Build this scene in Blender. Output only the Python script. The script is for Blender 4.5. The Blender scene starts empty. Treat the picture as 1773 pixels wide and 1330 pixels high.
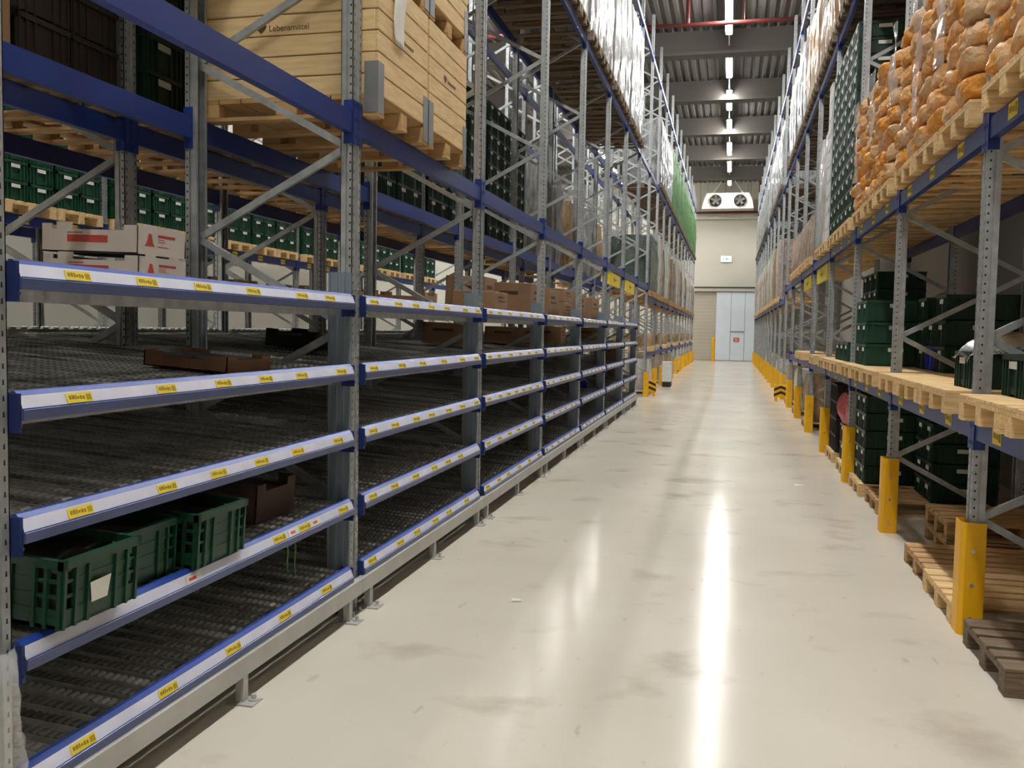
import bpy, math, random
from mathutils import Vector, Matrix, noise
random.seed(11)
S = bpy.context.scene
COL = S.collection
rnd = random.uniform

# ------------------------------------------------------------------ mesh builder
class MB:
    def __init__(s):
        s.v = []; s.f = []; s.m = []; s.s = []
    def add(s, vs, fs, m=0, sm=False, M=None):
        o = len(s.v)
        if M is not None:
            vs = [tuple(M @ Vector(v)) for v in vs]
        s.v += vs
        for f in fs:
            s.f.append(tuple(i + o for i in f)); s.m.append(m); s.s.append(sm)
    def box(s, x0, x1, y0, y1, z0, z1, m=0, M=None):
        s.add([(x0,y0,z0),(x1,y0,z0),(x1,y1,z0),(x0,y1,z0),(x0,y0,z1),(x1,y0,z1),(x1,y1,z1),(x0,y1,z1)],
              [(3,2,1,0),(4,5,6,7),(0,1,5,4),(1,2,6,5),(2,3,7,6),(3,0,4,7)], m, False, M)
    def bbox(s, x0, x1, y0, y1, z0, z1, b=.004, m=0, M=None):
        # box with chamfered edges
        vs = []; idx = {}
        X = (x0, x1); Y = (y0, y1); Z = (z0, z1)
        for i in (0,1):
            for j in (0,1):
                for k in (0,1):
                    sx = b if i == 0 else -b; sy = b if j == 0 else -b; sz = b if k == 0 else -b
                    idx[i,j,k] = len(vs)
                    vs += [(X[i], Y[j]+sy, Z[k]+sz), (X[i]+sx, Y[j], Z[k]+sz), (X[i]+sx, Y[j]+sy, Z[k])]
        F = []
        q = lambda a, i, j, k: idx[i,j,k] + a
        F.append((q(0,0,0,0),q(0,0,0,1),q(0,0,1,1),q(0,0,1,0))); F.append((q(0,1,0,0),q(0,1,1,0),q(0,1,1,1),q(0,1,0,1)))
        F.append((q(1,0,0,0),q(1,1,0,0),q(1,1,0,1),q(1,0,0,1))); F.append((q(1,0,1,0),q(1,0,1,1),q(1,1,1,1),q(1,1,1,0)))
        F.append((q(2,0,0,0),q(2,0,1,0),q(2,1,1,0),q(2,1,0,0))); F.append((q(2,0,0,1),q(2,1,0,1),q(2,1,1,1),q(2,0,1,1)))
        for i in (0,1):
            for j in (0,1):
                F.append((q(0,i,j,0),q(0,i,j,1),q(1,i,j,1),q(1,i,j,0)))
                F.append((q(0,i,0,j),q(0,i,1,j),q(2,i,1,j),q(2,i,0,j)))
                F.append((q(1,0,i,j),q(1,1,i,j),q(2,1,i,j),q(2,0,i,j)))
        for i in (0,1):
            for j in (0,1):
                for k in (0,1):
                    F.append((q(0,i,j,k),q(1,i,j,k),q(2,i,j,k)))
        s.add(vs, F, m, False, M)
    def bar(s, p, q, w, h, m=0):
        p = Vector(p); q = Vector(q); d = (q - p); L = d.length; d.normalize()
        a = Vector((0,0,1)) if abs(d.z) < .95 else Vector((0,1,0))
        u = d.cross(a).normalized(); v = u.cross(d).normalized()
        M = Matrix(((d.x,u.x,v.x,p.x),(d.y,u.y,v.y,p.y),(d.z,u.z,v.z,p.z),(0,0,0,1)))
        s.box(0, L, -w/2, w/2, -h/2, h/2, m, M)
    def cyl(s, p, q, r, n=10, m=0, cap=True, r2=None):
        p = Vector(p); q = Vector(q); d = (q - p).normalized()
        a = Vector((0,0,1)) if abs(d.z) < .95 else Vector((1,0,0))
        u = d.cross(a).normalized(); v = d.cross(u)
        r2 = r if r2 is None else r2
        vs = []
        for c, rr in ((p, r), (q, r2)):
            for i in range(n):
                t = 2*math.pi*i/n
                vs.append(tuple(c + u*(rr*math.cos(t)) + v*(rr*math.sin(t))))
        s.add(vs, [(i, (i+1) % n, n+(i+1) % n, n+i) for i in range(n)], m, n > 6)
        if cap:
            s.add(vs, [tuple(range(n-1, -1, -1)), tuple(range(n, 2*n))], m)
    def prism(s, poly, y0, y1, m=0, mats=None):
        # polygon in x,z extruded along y; mats = material per side
        n = len(poly)
        vs = [(x, y0, z) for x, z in poly] + [(x, y1, z) for x, z in poly]
        for i in range(n):
            j = (i+1) % n
            s.add([vs[i], vs[j], vs[n+j], vs[n+i]], [(0,1,2,3)], mats[i] if mats else m)
        s.add(vs, [tuple(range(n-1, -1, -1)), tuple(range(n, 2*n))], m)
    def mesh(s, name, *mats):
        me = bpy.data.meshes.new(name)
        me.from_pydata(s.v, [], s.f)
        for mt in mats: me.materials.append(mt)
        me.polygons.foreach_set('material_index', s.m)
        me.polygons.foreach_set('use_smooth', s.s)
        me.update()
        return me

def mk(name, data, parent=None, loc=(0,0,0), rz=0):
    o = bpy.data.objects.new(name, data)
    o.location = loc
    if rz: o.rotation_euler = (0, 0, rz)
    if parent: o.parent = parent
    COL.objects.link(o)
    return o
def tag(o, label, cat, group=None, kind='thing'):
    o['label'] = label; o['category'] = cat
    if group: o['group'] = group
    if kind: o['kind'] = kind
    return o
def thing(name, label, cat, loc=(0,0,0), rz=0, group=None):
    return tag(mk(name, None, None, loc, rz), label, cat, group)
def struct(name, me, label=None, loc=(0,0,0)):
    o = mk(name, me, None, loc); o['kind'] = 'structure'
    if label: o['label'] = label; o['category'] = name.split('_')[0]
    return o
def cp(o, parent=None):
    c = o.copy(); COL.objects.link(c)
    if parent: c.parent = parent
    for ch in list(o.children): cp(ch, c)
    return c
protos = {}
def place(key, make, loc, rz, label, group=None):
    """first call moves the prototype itself, later calls copy it with its parts"""
    if key not in protos:
        o = protos[key] = make()
    else:
        o = cp(protos[key])
    o.location = loc; o.rotation_euler = (0, 0, rz); o['label'] = label
    if group: o['group'] = group
    return o

# ------------------------------------------------------------------ materials
def lin(c): return tuple((x/12.92 if x <= .04045 else ((x+.055)/1.055)**2.4) for x in c)
def rgb(r, g, b): return lin((r/255, g/255, b/255))
def pm(name, col, rough=.5, metal=0., var=.12, scale=6., stretch=(1,1,1), bump=0., bscale=40., inst=0., spec=.5,
       coat=0., detail=4., alpha=1., trans=0., bstretch=None, col2=None, lo=.35, hi=.65):
    m = bpy.data.materials.new(name); m.use_nodes = True
    N = m.node_tree.nodes; L = m.node_tree.links
    b = N['Principled BSDF']
    tc = N.new('ShaderNodeTexCoord'); mp = N.new('ShaderNodeMapping'); oi = N.new('ShaderNodeObjectInfo')
    mp.inputs['Scale'].default_value = stretch
    L.new(tc.outputs['Object'], mp.inputs['Vector'])
    mu = N.new('ShaderNodeMath'); mu.operation = 'MULTIPLY'; mu.inputs[1].default_value = 37.
    L.new(oi.outputs['Random'], mu.inputs[0]); L.new(mu.outputs[0], mp.inputs['Location'])
    nz = N.new('ShaderNodeTexNoise'); nz.inputs['Scale'].default_value = scale; nz.inputs['Detail'].default_value = detail
    L.new(mp.outputs[0], nz.inputs['Vector'])
    rp = N.new('ShaderNodeValToRGB')
    a = tuple(max(0, c*(1-var)) for c in col); z = tuple(min(1, c*(1+var)) for c in col) if col2 is None else col2
    rp.color_ramp.elements[0].color = (*a, 1); rp.color_ramp.elements[1].color = (*z, 1)
    rp.color_ramp.elements[0].position = lo; rp.color_ramp.elements[1].position = hi
    L.new(nz.outputs['Fac'], rp.inputs['Fac'])
    out = rp.outputs['Color']
    if inst:
        hs = N.new('ShaderNodeHueSaturation')
        mr = N.new('ShaderNodeMapRange'); mr.inputs[3].default_value = 1-inst; mr.inputs[4].default_value = 1+inst
        L.new(oi.outputs['Random'], mr.inputs[0]); L.new(mr.outputs[0], hs.inputs['Value']); L.new(out, hs.inputs['Color'])
        out = hs.outputs['Color']
    L.new(out, b.inputs['Base Color'])
    b.inputs['Roughness'].default_value = rough; b.inputs['Metallic'].default_value = metal
    b.inputs['Specular IOR Level'].default_value = spec; b.inputs['Coat Weight'].default_value = coat
    b.inputs['Alpha'].default_value = alpha; b.inputs['Transmission Weight'].default_value = trans
    if bump:
        n2 = N.new('ShaderNodeTexNoise'); n2.inputs['Scale'].default_value = bscale; n2.inputs['Detail'].default_value = 3
        mp2 = N.new('ShaderNodeMapping'); mp2.inputs['Scale'].default_value = bstretch or stretch
        L.new(tc.outputs['Object'], mp2.inputs['Vector']); L.new(mu.outputs[0], mp2.inputs['Location'])
        L.new(mp2.outputs[0], n2.inputs['Vector'])
        bp = N.new('ShaderNodeBump'); bp.inputs['Strength'].default_value = bump; bp.inputs['Distance'].default_value = .02
        L.new(n2.outputs['Fac'], bp.inputs['Height']); L.new(bp.outputs[0], b.inputs['Normal'])
    return m
def emit(name, col, st):
    m = bpy.data.materials.new(name); m.use_nodes = True
    b = m.node_tree.nodes['Principled BSDF']
    b.inputs['Base Color'].default_value = (*col, 1); b.inputs['Emission Color'].default_value = (*col, 1)
    b.inputs['Emission Strength'].default_value = st
    return m

GALV = pm('galvanised_steel', rgb(172,176,178), .42, .55, .14, 14., inst=.06)
GALVP = pm('galvanised_plate', rgb(140,152,163), .5, .35, .10, 5., (1,1,.15))
KICK = pm('galvanised_channel', rgb(190,190,186), .5, .3, .07, 4.)
DARK = pm('dark_opening', rgb(38,38,38), .8, 0, .1)
BLUE = pm('blue_lacquer', rgb(26,52,122), .36, .0, .10, 3., inst=.05)
BLUED = pm('blue_bracket', rgb(24,44,104), .45, 0, .1)
RWHITE = pm('white_rail_strip', rgb(232,234,252), .28, .15, .05, 8.)
RLOW = pm('rail_underside', rgb(88,98,140), .4, .3, .06, 8.)
RBLUE = pm('blue_rail_lip', rgb(40,72,160), .35, 0, .08, 8.)
BLACKP = pm('black_plastic', rgb(24,24,27), .5, 0, .1)
TRACK = pm('grey_track_steel', rgb(164,164,160), .5, .1, .15, 10.)
WHEEL = pm('dark_grey_rollers', rgb(150,150,146), .26, 0, .45, 2.2, inst=.45, spec=.9)
YEL = pm('yellow_lacquer', rgb(236,176,12), .42, 0, .06, 3., inst=.04)
LABY = pm('yellow_label_paper', rgb(232,206,60), .55, 0, .06, 20.)
LABK = pm('label_print', rgb(150,126,38), .7, 0, .1)
PAPER = pm('white_paper', rgb(226,224,216), .7, 0, .05)
REDP = pm('red_print', rgb(206,84,76), .7, 0, .1)
PALW = pm('pallet_wood', rgb(176,140,96), .8, 0, .3, 5., (1,8,8), .25, 30., inst=.16)
PALN = pm('new_pallet_wood', rgb(222,188,136), .75, 0, .16, 5., (1,8,8), .2, 30., inst=.06)
PALO = pm('weathered_pallet_wood', rgb(122,104,84), .85, 0, .25, 5., (1,8,8), .3, 30., inst=.12)
CRW = pm('box_pine', rgb(226,196,146), .7, 0, .10, 3., (1,2,14), .12, 20., inst=.05)
CRWD = pm('box_pine_edges', rgb(190,152,102), .8, 0, .2, 4.)
GREEN = pm('green_plastic', rgb(17,64,43), .42, 0, .14, 4., inst=.14)
GREEND = pm('dark_green_plastic', rgb(14,50,35), .42, 0, .14, 4., inst=.14)
GREENL = pm('light_green_net', rgb(74,118,66), .5, 0, .35, 5., (4,4,.6), .5, 30.)
HAND = pm('crate_hand_slot', rgb(222,226,218), .5, 0, .1)
CARD = pm('brown_cardboard', rgb(160,126,96), .8, 0, .08, 3., inst=.1)
PINKC = pm('pale_carton_board', rgb(232,220,210), .75, 0, .04, 3.)
FILM = pm('silver_stretch_film', rgb(140,142,142), .3, .12, .5, 5., (3,3,.7), 1., 9., coat=.2, bstretch=(3,3,.6), inst=.12, lo=.3, hi=.7)
FILMW = pm('white_stretch_film', rgb(196,194,190), .3, 0, .2, 5., (3,3,.7), .8, 12., coat=.4, bstretch=(3,3,.6), inst=.1)
FILMB = pm('brown_load_under_film', rgb(158,130,98), .45, 0, .35, 7., (2,2,1), .9, 12., coat=.12, bstretch=(2,2,.8), inst=.12, lo=.3, hi=.7)
FILMD = pm('dark_load_under_film', rgb(66,78,72), .35, 0, .5, 7., (2,2,3), .8, 12., coat=.25, inst=.15, lo=.3, hi=.7)
PINKL = pm('pink_sack_load', rgb(166,142,128), .5, 0, .25, 8., bump=.8, bscale=14., inst=.12, coat=.2)
SACK = pm('orange_onion_net', rgb(236,158,58), .6, 0, .1, 4., bump=.9, bscale=26., inst=.10, col2=rgb(226,190,150), coat=.1, lo=.42, hi=.62)
CLEAR = pm('clear_film', (.85,.85,.85), .12, 0, .05, 5., bump=.8, bscale=16., alpha=.2, coat=.4)
DBROWN = pm('dark_brown_crate_plastic', rgb(42,34,28), .6, 0, .2, 6.)
BROWNW = pm('brown_wood', rgb(112,84,56), .85, 0, .3, 5., (1,8,8))
BLUEC = pm('blue_plastic', rgb(36,52,190), .4, 0, .1)
WHITEP = pm('white_plastic', rgb(214,216,214), .45, 0, .06)
PROD = pm('dark_produce', rgb(44,40,38), .35, 0, .4, 14.)
REDB = pm('red_bag', rgb(190,40,58), .4, 0, .2, 6., bump=.5, bscale=14.)
WALLM = pm('sandwich_panel_wall', rgb(186,182,170), .55, 0, .03, .6)
WALLG = pm('grey_side_wall', rgb(150,146,138), .7, 0, .05, .5)
WALLU = pm('upper_wall_panel', rgb(205,200,186), .5, 0, .03, .6)
CEIL = pm('grey_ceiling_sheet', rgb(96,92,87), .8, 0, .05, .5)
GIRD = pm('grey_brown_girder', rgb(92,87,82), .8, 0, .06, 1.)
REDPIPE = pm('red_sprinkler_paint', rgb(104,42,40), .5, 0, .1)
GATEB = pm('beige_gate', rgb(178,170,152), .6, 0, .03, 1.)
GATEW = pm('white_gate_panel', rgb(214,222,232), .45, 0, .03, 1.)
COOLW = pm('cooler_casing', rgb(214,208,198), .45, .1, .04, 3.)
BOLT = pm('bolt_steel', rgb(215,215,215), .25, .8, .05)
LAMP = emit('lamp_diffuser_light', (1., .985, .95), 98.)
EXITM = emit('exit_sign_light', (.55, 1., .75), 2.2)

def floor_mat():
    m = bpy.data.materials.new('polished_concrete'); m.use_nodes = True
    N = m.node_tree.nodes; L = m.node_tree.links; b = N['Principled BSDF']
    tc = N.new('ShaderNodeTexCoord')
    def nz(sc, det, st=(1,1,1)):
        mp = N.new('ShaderNodeMapping'); mp.inputs['Scale'].default_value = st
        L.new(tc.outputs['Object'], mp.inputs[0])
        n = N.new('ShaderNodeTexNoise'); n.inputs['Scale'].default_value = sc; n.inputs['Detail'].default_value = det
        L.new(mp.outputs[0], n.inputs['Vector']); return n.outputs['Fac']
    def ramp(f, p0, c0, p1, c1):
        r = N.new('ShaderNodeValToRGB'); e = r.color_ramp.elements
        e[0].position = p0; e[0].color = (*c0, 1); e[1].position = p1; e[1].color = (*c1, 1)
        L.new(f, r.inputs['Fac']); return r.outputs['Color']
    base = ramp(nz(.7, 3), .3, rgb(203,196,181), .7, rgb(214,208,194))
    st = ramp(nz(1.5, 6, (1,1.2,1)), .27, (.74,.71,.68), .42, (1,1,1))
    st2 = ramp(nz(13, 4, (1,.35,1)), .24, (.80,.78,.75), .33, (1,1,1))
    def mul(a, c):
        x = N.new('ShaderNodeMix'); x.data_type = 'RGBA'; x.blend_type = 'MULTIPLY'; x.inputs[0].default_value = 1.
        L.new(a, x.inputs[6]); L.new(c, x.inputs[7]); return x.outputs[2]
    L.new(mul(mul(base, st), st2), b.inputs['Base Color'])
    r = ramp(nz(.8, 2), .3, (.13,)*3, .7, (.19,)*3)
    L.new(r, b.inputs['Roughness'])
    b.inputs['Specular IOR Level'].default_value = .065
    bp = N.new('ShaderNodeBump'); bp.inputs['Strength'].default_value = .03; bp.inputs['Distance'].default_value = .01
    L.new(nz(7, 4), bp.inputs['Height']); L.new(bp.outputs[0], b.inputs['Normal'])
    return m

# ------------------------------------------------------------------ camera
F = 1571.; W, H = 1773, 1330
yaw, pitch, roll, HC = .2344, -.0598, .0175, 1.74
f = Vector((-math.sin(yaw)*math.cos(pitch), math.cos(yaw)*math.cos(pitch), math.sin(pitch)))
r0 = Vector((math.cos(yaw), math.sin(yaw), 0)); u0 = r0.cross(f)
c_, s_ = math.cos(roll), math.sin(roll)
r_ = r0*c_ + u0*s_; u_ = -r0*s_ + u0*c_
cd = bpy.data.cameras.new('camera'); cam = bpy.data.objects.new('camera', cd); COL.objects.link(cam)
cam.matrix_world = Matrix(((r_.x,u_.x,-f.x,0),(r_.y,u_.y,-f.y,0),(r_.z,u_.z,-f.z,HC),(0,0,0,1)))
cd.sensor_width = 36; cd.lens = 36*F/W; cd.clip_end = 300; cd.clip_start = .05
S.camera = cam

# ------------------------------------------------------------------ layout numbers
SP = 2.8
XA, XB, XC, XR = -2.175, -3.70, -8.2, 1.40
YL = lambda k: (2.31 if k == 0 else 5.06 + SP*(k-1))
YC = lambda k: 5.06 + SP*(k-1)
YR = lambda k: 5.78 + SP*(k-1)
YEND = 59.6
HT = 10.1
ORD = ['first','second','third','fourth','fifth','sixth','seventh','eighth','ninth','tenth','eleventh','twelfth','thirteenth',
       'fourteenth','fifteenth','sixteenth','seventeenth','eighteenth','nineteenth','twentieth','twenty-first','twenty-second']
ROWN = {'A': 'left aisle rack', 'B': 'second rack row behind the roller shelves', 'C': 'rack across the far left aisle', 'R': 'right aisle rack'}
LVN = {0: 'low level', 1: 'first high level', 2: 'second high level', 3: 'top level'}
THREE = ['nearest', 'middle', 'farthest']

# ------------------------------------------------------------------ the setting
def slab(x0, x1, y0, y1, z0, z1, mat, name):
    b = MB(); b.box(x0, x1, y0, y1, z0, z1); return struct(name, b.mesh(name, mat))
slab(-11, 3.6, -9, YEND, -.1, 0, floor_mat(), 'floor')
slab(3.2, 3.4, -9, YEND, 0, 11.7, WALLG, 'wall_right')
slab(-10.9, -10.7, -9, YEND, 0, 11.7, WALLM, 'wall_left')
slab(-10.9, 3.4, -9.2, -9, 0, 11.7, WALLM, 'wall_rear')
b = MB(); b.box(-10.9, 3.4, YEND, YEND+.2, 0, 11.7)
# panel joints and the ledge of the end wall
for z in (5.55, 6.65, 7.75): b.box(-10.9, 3.4, YEND-.004, YEND, z, z+.012, 0)
struct('wall_end', b.mesh('wall_end', WALLU, GIRD))
b = MB(); b.box(-2.6, 2.2, YEND-.35, YEND, 4.62, 4.68, 1); b.box(-2.6, 2.2, YEND-.3, YEND, 4.4, 4.62)
struct('trim_1', b.mesh('trim_1', WALLM, DARK))
b = MB(); b.box(-2.6, 2.2, YEND-.3, YEND, 8.95, 9.3); b.box(-2.6, 2.2, YEND-.34, YEND-.3, 9.22, 9.3)
struct('trim_2', b.mesh('trim_2', COOLW))
# ceiling: trapezoid sheet running along the aisle
b = MB(); p = .28
n = int(14.3/p)
for i in range(n):
    x = -10.9 + i*p
    pr = [(x, 11.35), (x+.04, 11.28), (x+.14, 11.28), (x+.18, 11.35), (x+.28, 11.35)]
    for a, c in zip(pr[:-1], pr[1:]):
        b.add([(a[0],-9,a[1]), (c[0],-9,c[1]), (c[0],YEND,c[1]), (a[0],YEND,a[1])], [(0,1,2,3)])
b.box(-10.9, 3.4, -9, YEND, 11.4, 11.6)
struct('ceiling', b.mesh('ceiling', CEIL))
for i, y in enumerate((6.5, 12.5, 18.5, 24.2, 29.8, 35.6, 41.6, 47.6, 53.6)):
    b = MB(); b.box(-10.8, 3.3, y-.2, y+.2, 10.55, 11.2); b.box(-10.8, 3.3, y-.28, y+.28, 10.45, 10.55)
    struct('trim_%d' % (i+3), b.mesh('roof_girder', GIRD))
# doors in the end wall
b = MB(); b.box(-2.45, -.93, YEND-.09, YEND-.03, .02, 4.38)
for z in [k*.22 for k in range(1, 20)]: b.box(-2.45, -.93, YEND-.097, YEND-.09, z, z+.015, 1)
struct('door_1', b.mesh('door_1', GATEB, WALLG), 'beige slatted roller gate left of the white sliding gate')
b = MB(); b.box(-.90, 1.75, YEND-.2, YEND-.1, .03, 4.36)
for x in (0.0, .86): b.box(x, x+.03, YEND-.215, YEND-.2, .03, 4.36, 1)
b.box(0., .86, YEND-.225, YEND-.2, 1.82, 1.9, 1)
d2 = struct('door_2', b.mesh('door_2', GATEW, GALVP), 'white panelled sliding gate at the end of the aisle')
b = MB(); b.box(.22, .58, YEND-.235, YEND-.216, 1.22, 1.48)
for k, (x0, x1) in enumerate(((.27,.53),(.30,.50))): b.box(x0, x1, YEND-.24, YEND-.235, 1.38-.09*k, 1.41-.09*k, 1)
tag(mk('warning_sign', b.mesh('warning_sign', REDP, PAPER)), 'small red sign on the white sliding gate', 'sign')
# exit sign
t = thing('exit_sign', 'glowing green emergency exit sign on the end wall', 'sign', (-.38, YEND-.02, 6.28))
b = MB(); b.bbox(-.34, .34, -.08, 0, -.02, .38, .01); mk('housing', b.mesh('sign_housing', WHITEP), t)
b = MB(); b.box(-.31, .31, -.09, -.081, .01, .35); mk('glowing_face', b.mesh('sign_face', EXITM), t)
b = MB()
b.box(.02,.26,-.095,-.09,.16,.2); b.add([(-.06,-.095,.18),(.06,-.095,.08),(.06,-.095,.28)],[(0,1,2)])
b.box(-.22,-.16,-.095,-.09,.08,.28)
mk('arrow_pictogram', b.mesh('sign_arrow', pm('sign_green', rgb(20,110,60))), t)
# cooler
t = thing('air_cooler', 'white ceiling air cooler with two fans above the end gates', 'air cooler', (-.38, 57.4, 9.35))
b = MB(); b.prism([(-1.55, 0), (1.55, 0), (1.45, .5), (1.25, .95), (-1.25, .95), (-1.45, .5)], 0, 1.1)
mk('casing', b.mesh('cooler_casing', COOLW), t)
for sx in (-.72, .72):
    b = MB(); b.cyl((sx, -.03, .48), (sx, .0, .48), .36, 28); b.cyl((sx, -.12, .48), (sx, -.03, .48), .38, 28, cap=False)
    fo = mk('fan', b.mesh('cooler_fan', DARK), t)
    b = MB(); b.cyl((sx, -.1, .48), (sx, -.03, .48), .1, 14)
    for k in range(5):
        a = k*2*math.pi/5
        M = Matrix.Translation((sx, -.06, .48)) @ Matrix.Rotation(a, 4, 'Y') @ Matrix.Rotation(.5, 4, 'X')
        b.box(-.07, .07, -.006, .006, .09, .33, 0, M)
    mk('fan_blades', b.mesh('fan_blades', GIRD), fo)
for sx in (-1, 1):
    b = MB(); b.bar((sx*1.2, .5, .95), (sx*1.2, .5, 1.9), .05, .05); mk('hanger', b.mesh('cooler_hanger', GALVP), t)
    b = MB(); b.bar((sx*.9, .2, .95), (sx*.35, .2, 1.75), .03, .03); mk('brace', b.mesh('cooler_brace', WHITEP), t)
# red sprinkler pipes
def pipe(label, pts, r):
    b = MB()
    for a, c in zip(pts[:-1], pts[1:]):
        if a is None or c is None: continue
        b.cyl(a, c, r, 10)
        if abs(a[2]-c[2]) < .01:
            n = int(abs(c[0]-a[0])/2)
            for i in range(n+1):
                x = a[0]+(c[0]-a[0])*(i+.28)/(n+1); b.cyl((x,a[1],a[2]), (x,a[1],11.18), .012, 6)
    tag(mk('sprinkler_pipe', b.mesh('sprinkler_pipe', REDPIPE)), label, 'pipe', 'red sprinkler pipes')
pipe('red sprinkler pipe crossing below the ceiling with a vertical riser', [(-9, 26.4, 10.35), (3.1, 26.4, 10.35), None, (-1.42, 26.4, 10.35), (-1.42, 26.4, 11.2)], .06)
pipe('red sprinkler pipe along the end wall under the air cooler', [(-2.5, 58.9, 9.3), (2.1, 58.9, 9.3)], .07)
pipe('thick red pipe standing beside the air cooler near right rack', [(1.55, 58.7, 9.2), (1.55, 58.7, 11.2)], .09)
# bollard
t = thing('yellow_bollard', 'free-standing yellow bollard in front of the end gates', 'bollard', (-.98, 57.6, 0))
b = MB(); b.cyl((0,0,0), (0,0,1.45), .11, 16); b.cyl((0,0,1.45), (0,0,1.5), .11, 16, r2=.06); mk('tube', b.mesh('bollard_tube', YEL), t)
b = MB(); b.box(-.16,.16,-.16,.16,0,.015); mk('base_plate', b.mesh('bollard_plate', YEL), t)

# ------------------------------------------------------------------ lamps
lamp_body = MB(); lamp_body.prism([(-.1,.03),(.1,.03),(.05,.09),(-.05,.09)], 0, 2.85)
lamp_body = lamp_body.mesh('lamp_housing', WHITEP)
ld = MB(); ld.prism([(-.095,.03),(-.08,-.02),(.08,-.02),(.095,.03)], .02, 2.83); ld = ld.mesh('lamp_diffuser', LAMP)
def mk_lamp():
    t = thing('ceiling_lamp', '', 'lamp', group='ceiling lamps along the aisle')
    mk('housing', lamp_body, t); mk('diffuser', ld, t); return t
for k in range(-7, 6):
    y = 30.02 + 4.7*k
    lab = ('linear ceiling lamp over the main aisle, %s from the end wall' % ORD[5-k]) if k < 5 else 'linear ceiling lamp over the main aisle, nearest the end wall'
    place('lamp', mk_lamp, (-.3, y, 10.6), 0, lab)
for k in range(-7, 6):
    place('lamp', mk_lamp, (-6.5, 30.02+4.7*k, 10.6), 0, 'linear ceiling lamp over the far left aisle, %s from the end wall' % ORD[5-k], 'ceiling lamps over the far left aisle')
b = MB(); b.box(-.02,.02,-8,58.5,.09,.13)
for y in range(-6, 58, 6): b.box(-.006,.006,y-.006,y+.006,.13,.6)
tag(mk('lamp_trunking', b.mesh('lamp_trunking', WHITEP), None, (-.3,0,10.6)), 'thin white trunking rail joining the ceiling lamps over the main aisle', 'rail')

# ------------------------------------------------------------------ upright frames
def post_mesh():
    b = MB(); h = HT
    b.box(-.005, 0, -.06, -.022, 0, h); b.box(-.005, 0, .022, .06, 0, h); b.box(-.016, -.011, -.024, .024, 0, h)
    b.box(-.014, -.003, -.024, -.020, 0, h); b.box(-.014, -.003, .020, .024, 0, h)
    for s in (-1, 1):
        y0, y1 = sorted((s*.06, s*.056))
        b.box(-.028, 0, y0, y1, 0, h); b.box(-.075, -.042, y0, y1, 0, h)
        yy = sorted((s*.052, s*.048)); b.box(-.043, -.027, yy[0], yy[1], 0, h)
        yy = sorted((s*.06, s*.038)); b.box(-.075, -.071, yy[0], yy[1], 0, h)
    n = int(h/.05)
    for i in range(1, n):
        z = i*.05
        for y in (-.041, .041):
            b.add([(.0006,y-.0045,z-.008),(.0006,y+.0045,z-.008),(.0006,y+.003,z+.009),(.0006,y-.003,z+.009)], [(0,1,2,3)], 1)
        for s in (-1, 1):
            b.add([(-.019,s*.0606,z-.006),(-.009,s*.0606,z-.006),(-.009,s*.0606,z+.006),(-.019,s*.0606,z+.006)], [(0,1,2,3) if s < 0 else (3,2,1,0)], 1)
    return b.mesh('rack_post', GALV, DARK)
POST = post_mesh()
def brace_mesh(up):
    b = MB(); a, c = ((-1.045,0,0), (-.055,0,.53)) if up else ((-.055,0,0), (-1.045,0,.53))
    b.bar(a, c, .028, .042)
    return b.mesh('rack_brace', GALV)
BRU, BRD = brace_mesh(True), brace_mesh(False)
b = MB(); b.box(-.1,.03,-.07,.07,0,.008); b.cyl((.018,.05,.008),(.018,.05,.03),.011,8); b.cyl((.018,-.05,.008),(.018,-.05,.03),.011,8)
FOOT = b.mesh('rack_foot', GALV)
def mk_frame():
    t = thing('upright_frame', '', 'rack frame')
    mk('post', POST, t); q = mk('post', POST, t, (-1.1,0,0), math.pi)
    z = .15; up = True
    while z + .53 < HT:
        mk('brace', BRU if up else BRD, t, (0,0,z)); z += .53; up = not up
    mk('foot_plate', FOOT, t); mk('foot_plate', FOOT, t, (-1.1,0,0), math.pi)
    return t
def frame(row, k, x, y, rz):
    pos = 'nearest the camera' if k == 0 else '%s from the camera' % ORD[k]
    place('frame', mk_frame, (x, y, 0), rz, 'galvanised upright frame, %s, %s' % ({'A':'left aisle rack','B':'second left rack row','C':'far left rack','R':'right aisle rack'}[row], pos), 'upright frames of the ' + ROWN[row])
for k in range(0, 20): frame('A', k, XA, YL(k), 0)
for k in range(0, 13): frame('B', k, XB, YL(k), 0)
for k in range(1, 10): frame('C', k, XC, YC(k), 0)
for k in range(0, 20): frame('R', k, XR, YR(k), math.pi)

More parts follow.
